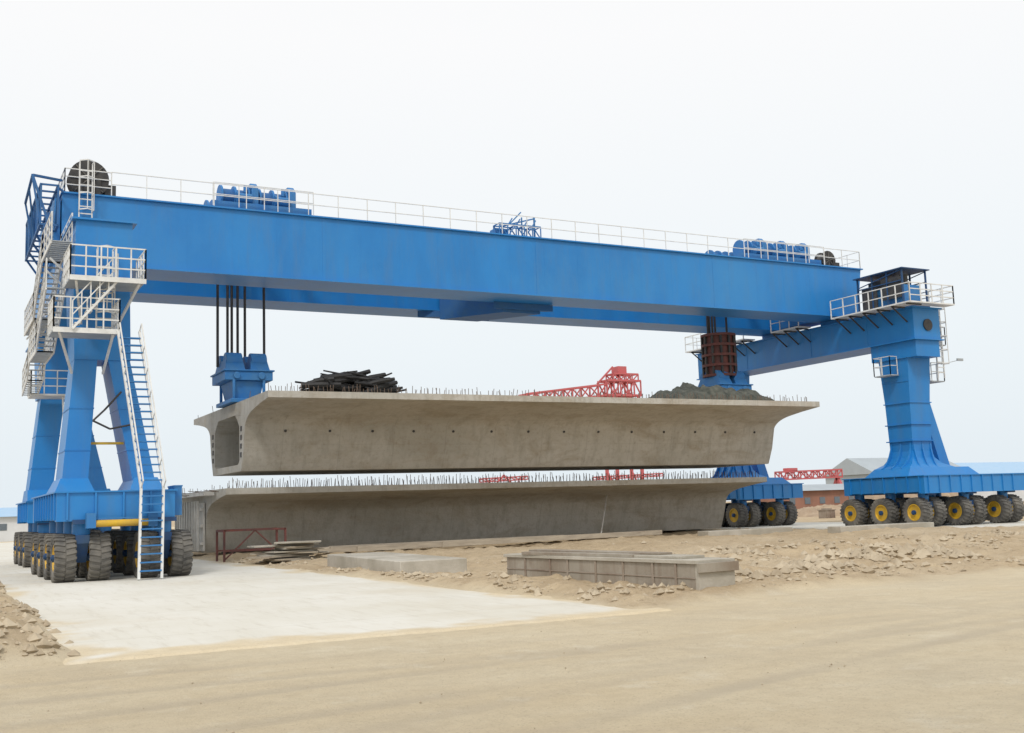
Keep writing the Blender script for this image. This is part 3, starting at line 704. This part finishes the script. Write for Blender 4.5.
boxgirder(12.9,46.3,53.6,3.4,3.15,15.0,'grey concrete box girder resting low above the ground',True)
for x in (15.5,44.5):
    mb=MB(); mb.box(x-.6,x+.6,59,63,-.1,.25); mb.box(x-.3,x+.3,59.3,62.7,.2499,.26)
    obj(mb,'support_block',[CONC2],label='low concrete pedestal block beneath the lower girder',cat='support block',group='girder pedestals')

mb=MB()
for i in range(150):
    t=random.random(); cx=16.5+3.6*t; env=1.1*max(.1,math.sin(math.pi*(t*.72+.18)))
    cy=50.8+random.uniform(-.9,.9); cz=7.65+random.random()**.8*env
    a=random.gauss(0,.25); l=random.uniform(.5,1.15); dz=random.gauss(.06,.12)
    p=Vector((cx-math.cos(a)*l,cy-math.sin(a)*l,max(7.66,cz-dz)));q=Vector((cx+math.cos(a)*l,cy+math.sin(a)*l,max(7.66,cz+dz)))
    r_=random.uniform(.035,.09) if i%4 else random.uniform(.12,.18); mid=(p+q)/2+Vector((0,0,random.uniform(-.08,.06))); mb.tube(p,mid,r_*.8,7,0,r_); mb.tube(mid,q,r_,7,0,r_*.7)
obj(mb,'sheeting_pile',[TARP],label='untidy heap of long black bars and sheeting on the girder deck',cat='heap',smooth=False)
def mound(x0,x1,y0,y1,z,h,name,m,label,cat,n=60,amp=.35):
    mb=MB(); vs=[];ny=30
    for j in range(ny+1):
        for i in range(n+1):
            u=i/n;v=j/ny; x=x0+(x1-x0)*u;y=y0+(y1-y0)*v
            e=(max(0,1-(2*u-1)**4)**.6)*(max(0,1-(2*v-1)**2)**.5)
            hh=h*e*(1+amp*nz(x,y,.7,3)+amp*.9*nz(x,y,1.9,5)+amp*.3*nz(x,y,5,6)); vs.append((x+nz(x,y,1.4,11)*.2,y+nz(x,y,1.4,13)*.2,z+max(0,hh)))
    fs=[(j*(n+1)+i,j*(n+1)+i+1,(j+1)*(n+1)+i+1,(j+1)*(n+1)+i) for j in range(ny) for i in range(n)]
    mb.add(vs,fs); return obj(mb,name,[m],label=label,cat=cat,smooth=True)
mound(36.9,44.4,49.8,54.4,7.58,1.0,'netting_heap',GREEN,'crumpled low heap of dark green-grey netting on the girder deck','heap',amp=.45)

# ------------------------------------------------------------ site clutter
def rot(pts,c,a):
    ca,sa=math.cos(a),math.sin(a); return [(c[0]+x*ca-y*sa,c[1]+x*sa+y*ca,z) for x,y,z in pts]
def rbox(mb,c,a,x0,x1,y0,y1,z0,z1,m=0):
    p=rot([(x0,y0,z0),(x1,y0,z0),(x1,y1,z0),(x0,y1,z0),(x0,y0,z1),(x1,y0,z1),(x1,y1,z1),(x0,y1,z1)],c,a); mb.hexa(p[:4],p[4:],m)
mb=MB()
c=(14.95,23.4);a=math.radians(3.5)
rbox(mb,c,a,-.50,.45,-3.9,3.9,.0,.68,0); rbox(mb,c,a,-.55,.56,-4,4,.68,.76,2)
rbox(mb,c,a,-.56,-.50,-4,4,-.05,.09,1)
rbox(mb,c,a,-.5,.52,-4.02,-3.9,.0,.68,2); rbox(mb,c,a,-.56,.58,-4.1,-4.02,.5,.70,0)
for y in (-3.3,-2.5,-1.4,-.3,.9,1.7,2.9): rbox(mb,c,a,-.53,-.501,y,y+.07,.09,.679,1)
rbox(mb,c,a,-.52,-.501,-3.9,3.9,.36,.39,1)
rbox(mb,c,a,-.3,.4,-3.2,1.5,.76,.82,2); rbox(mb,c,a,-.1,.3,-2.2,3.4,.82,.87,0); rbox(mb,c,a+.05,-.45,-.2,-1.5,3.0,.76,.84,0)
obj(mb,'formwork_beam',[FORM,RUST,CONC2],label='long weathered grey-brown formwork beam lying on the soil',cat='formwork',smooth=False,bevel=.008)
mb=MB(); c=(14.4,36.3);a=math.radians(-4)
rbox(mb,c,a,-1.1,1.1,-4.4,4.4,-.1,.5); obj(mb,'concrete_slab',[CONC2],label='long pale concrete slab lying flat on the soil',cat='concrete slab',bevel=.03)
for i in range(14):
    mb=MB(); c=(13.9+random.uniform(-.6,.6),46.4+random.uniform(-.5,.5)); a=random.uniform(-.5,.5); l=random.uniform(.6,1.6)
    z=.05+.062*i; rbox(mb,c,a,-l,l,-.5,.5,z,z+.058)
    obj(mb,'panel',[CONC2 if i%2 else WOOD],label='flat weathered board stacked in a loose pile',cat='board',group='pile of boards')
mb=MB()
for x in (12.1,14.9):
    for y in (50.6,52): mb.bar((x,y,0),(x,y,1.45),.09)
    mb.bar((x,50.6,1.4),(x,52,1.4),.09)
for y in (50.6,52): mb.bar((12.1,y,1.42),(14.9,y,1.42),.09); mb.bar((12.1,y,.5),(14.9,y,.5),.07)
mb.bar((12.1,50.6,.1),(13.5,50.6,1.4),.06); mb.bar((14.9,50.6,.1),(13.5,50.6,1.4),.06)
obj(mb,'steel_trestle',[DRED],label='dark red steel trestle frame beside the girder end',cat='trestle')
for i,(xa,ya,xb,yb,ww) in enumerate(((16.4,50.6,34.5,51.6,.28),(18,49.6,33,50.9,.22),(17.2,51.2,30,51.0,.2),(22,48.8,36,50.6,.16))):
    mb=MB(); mb.bar((xa,ya,.34+.02*i),(xb,yb,.36+.02*i),ww,.24); obj(mb,'timber_beam',[WOOD],label='long weathered timber lying on rough soil',cat='timber',group='timbers beside the girders')
mb=MB(); mb.tube((33.8,53.4,.1),(36.9,57.3,2.7),.045,8); obj(mb,'steel_pole',[CONCE],label='thin pale pole leaning against the lower girder',cat='pole')
mb=MB(); mb.box(43.0,50,44.2,45.2,-.1,.45); obj(mb,'concrete_kerb_block',[CONC2],label='pale concrete block lying beside the runway',cat='concrete block',bevel=.03)
mb=MB(); mb.box(38,44,49,50,-.1,.4); obj(mb,'concrete_kerb_block',[CONC2],label='pale concrete block lying in the soil',cat='concrete block',bevel=.03)

# ------------------------------------------------------------ far background
def shed(x0,x1,y0,y1,h,rh,wm,rm_,label,st=5):
    mb=MB(); mb.box(x0,x1,y0,y1,0,h)
    e=empty('warehouse',((x0+x1)/2,(y0+y1)/2,0),label,'warehouse')
    obj(mb,'wall',[wm],e); r=MB(); ym=(y0+y1)/2
    r.add([(x0-.4,y0-.5,h+.01),(x1+.4,y0-.5,h+.01),(x1+.4,ym,h+rh),(x0-.4,ym,h+rh),(x0-.4,y1+.5,h+.01),(x1+.4,y1+.5,h+.01)],[(0,1,2,3),(3,2,5,4),(0,3,4),(1,5,2),(0,4,5,1)])
    obj(r,'roof',[rm_],e,smooth=False)
    n=int((x1-x0)/st)
    for i in range(n):
        xx=x0+st/2+i*st; g_=MB(); g_.box(xx-st*.18,xx+st*.18,y0-.05,y0-.005,h*.45,h*.72); obj(g_,'window',[GLASS],e)
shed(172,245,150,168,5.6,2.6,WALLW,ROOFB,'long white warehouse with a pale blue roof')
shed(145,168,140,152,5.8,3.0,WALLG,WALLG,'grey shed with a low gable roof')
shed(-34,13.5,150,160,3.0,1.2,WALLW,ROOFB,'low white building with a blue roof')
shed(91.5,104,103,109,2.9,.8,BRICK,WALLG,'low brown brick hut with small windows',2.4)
E=empty('launching_gantry',(75,122,0),'distant red lattice launching gantry behind the girders','gantry')
mb=MB()
mb.truss((77.3,120,16.0),(82.5,120,16.0),2.2,1.9,5,.26,.15)
mb.truss((77.3,120,16.0),(65.5,120,14.5),2.0,1.4,9,.22,.14)
obj(mb,'lattice_girder',[RED],E)
mb=MB(); mb.truss((78.5,120,17.9),(82.3,120,17.9),1.8,.9,4,.2,.13); mb.box(79.3,80.6,119.2,120.8,18.9,19.8); mb.bar((76.5,120,17.5),(79,120,19.8),.2); mb.bar((77.8,120,17.6),(80,120,19.6),.17); obj(mb,'winch_house',[RED],E)
for x in (78.2,82):
    mb=MB()
    for y in (118.8,121.2):
        mb.bar((x,y,0),(x,y,16.0),.35)
    for k in range(5): mb.bar((x,118.8,k*3.2),(x,121.2,(k+1)*3.2),.18)
    obj(mb,'support_leg',[RED],E)
mb=MB(); mb.truss((59,119,5.2),(65,119,5.4),1.0,.4,6,.13,.09); obj(mb,'lower_frame',[RED],E)
mb=MB(); mb.truss((75,119,5.2),(85,119,5.5),1.0,.35,10,.12,.09); obj(mb,'lower_frame',[RED],E)
mb=MB()
for x in (60,64): mb.bar((x,119,0),(x,119,5.2),.22)
mb.bar((60,119,4),(62,119,6.0),.15); mb.bar((64,119,4),(62,119,6.0),.15); mb.bar((60,119,4),(64,119,4),.15); obj(mb,'trestle_frame',[RED],E)
E=empty('small_gantry_hoist',(104,112,0),'small red gantry hoist standing over brown earth','gantry')
mb=MB(); mb.truss((98.5,112,4.5),(109.5,112,4.7),.8,1.0,10,.2,.12); mb.box(100,101.6,111.5,112.5,5.6,6.0); obj(mb,'beam',[RED],E)
for x in (99.5,109):
    mb=MB()
    mb.bar((x,112,4.6),(x,109.5,0),.4);mb.bar((x,112,4.6),(x,114.5,0),.4);mb.bar((x,109.5,.4),(x,114.5,.4),.3)
    obj(mb,'leg',[RED],E)
mound(84,100,90,98,-.1,1.1,'earth_heap',BROWN,'low brown heap of excavated earth','earth heap',40)
mound(112,138,110,122,-.1,2.6,'earth_heap',BROWN,'broad brown heap of excavated earth','earth heap',40)
random.seed(9)
for i in range(12):
    x=78+i*1.7+random.uniform(-.5,.5); y=80+random.uniform(0,5); h=random.uniform(.8,2.0); mb=MB()
    mb.box(x-.6,x+.6,y-.5,y+.5,0,h*.8); mb.box(x-.68,x+.68,y-.58,y+.58,h*.8,h*.88); mb.box(x-.4,x+.3,y-.4,y+.3,h*.88,h)
    for d in (-.5,0,.5): mb.box(x+d-.05,x+d+.05,y-.55,y-.501,.1,h*.8-.01)
    obj(mb,'material_crate',[[RUST,BRICK,WALLG,RED][i%4]],label='weathered site crate standing on bare earth',cat='crate',group='crates behind the crane')
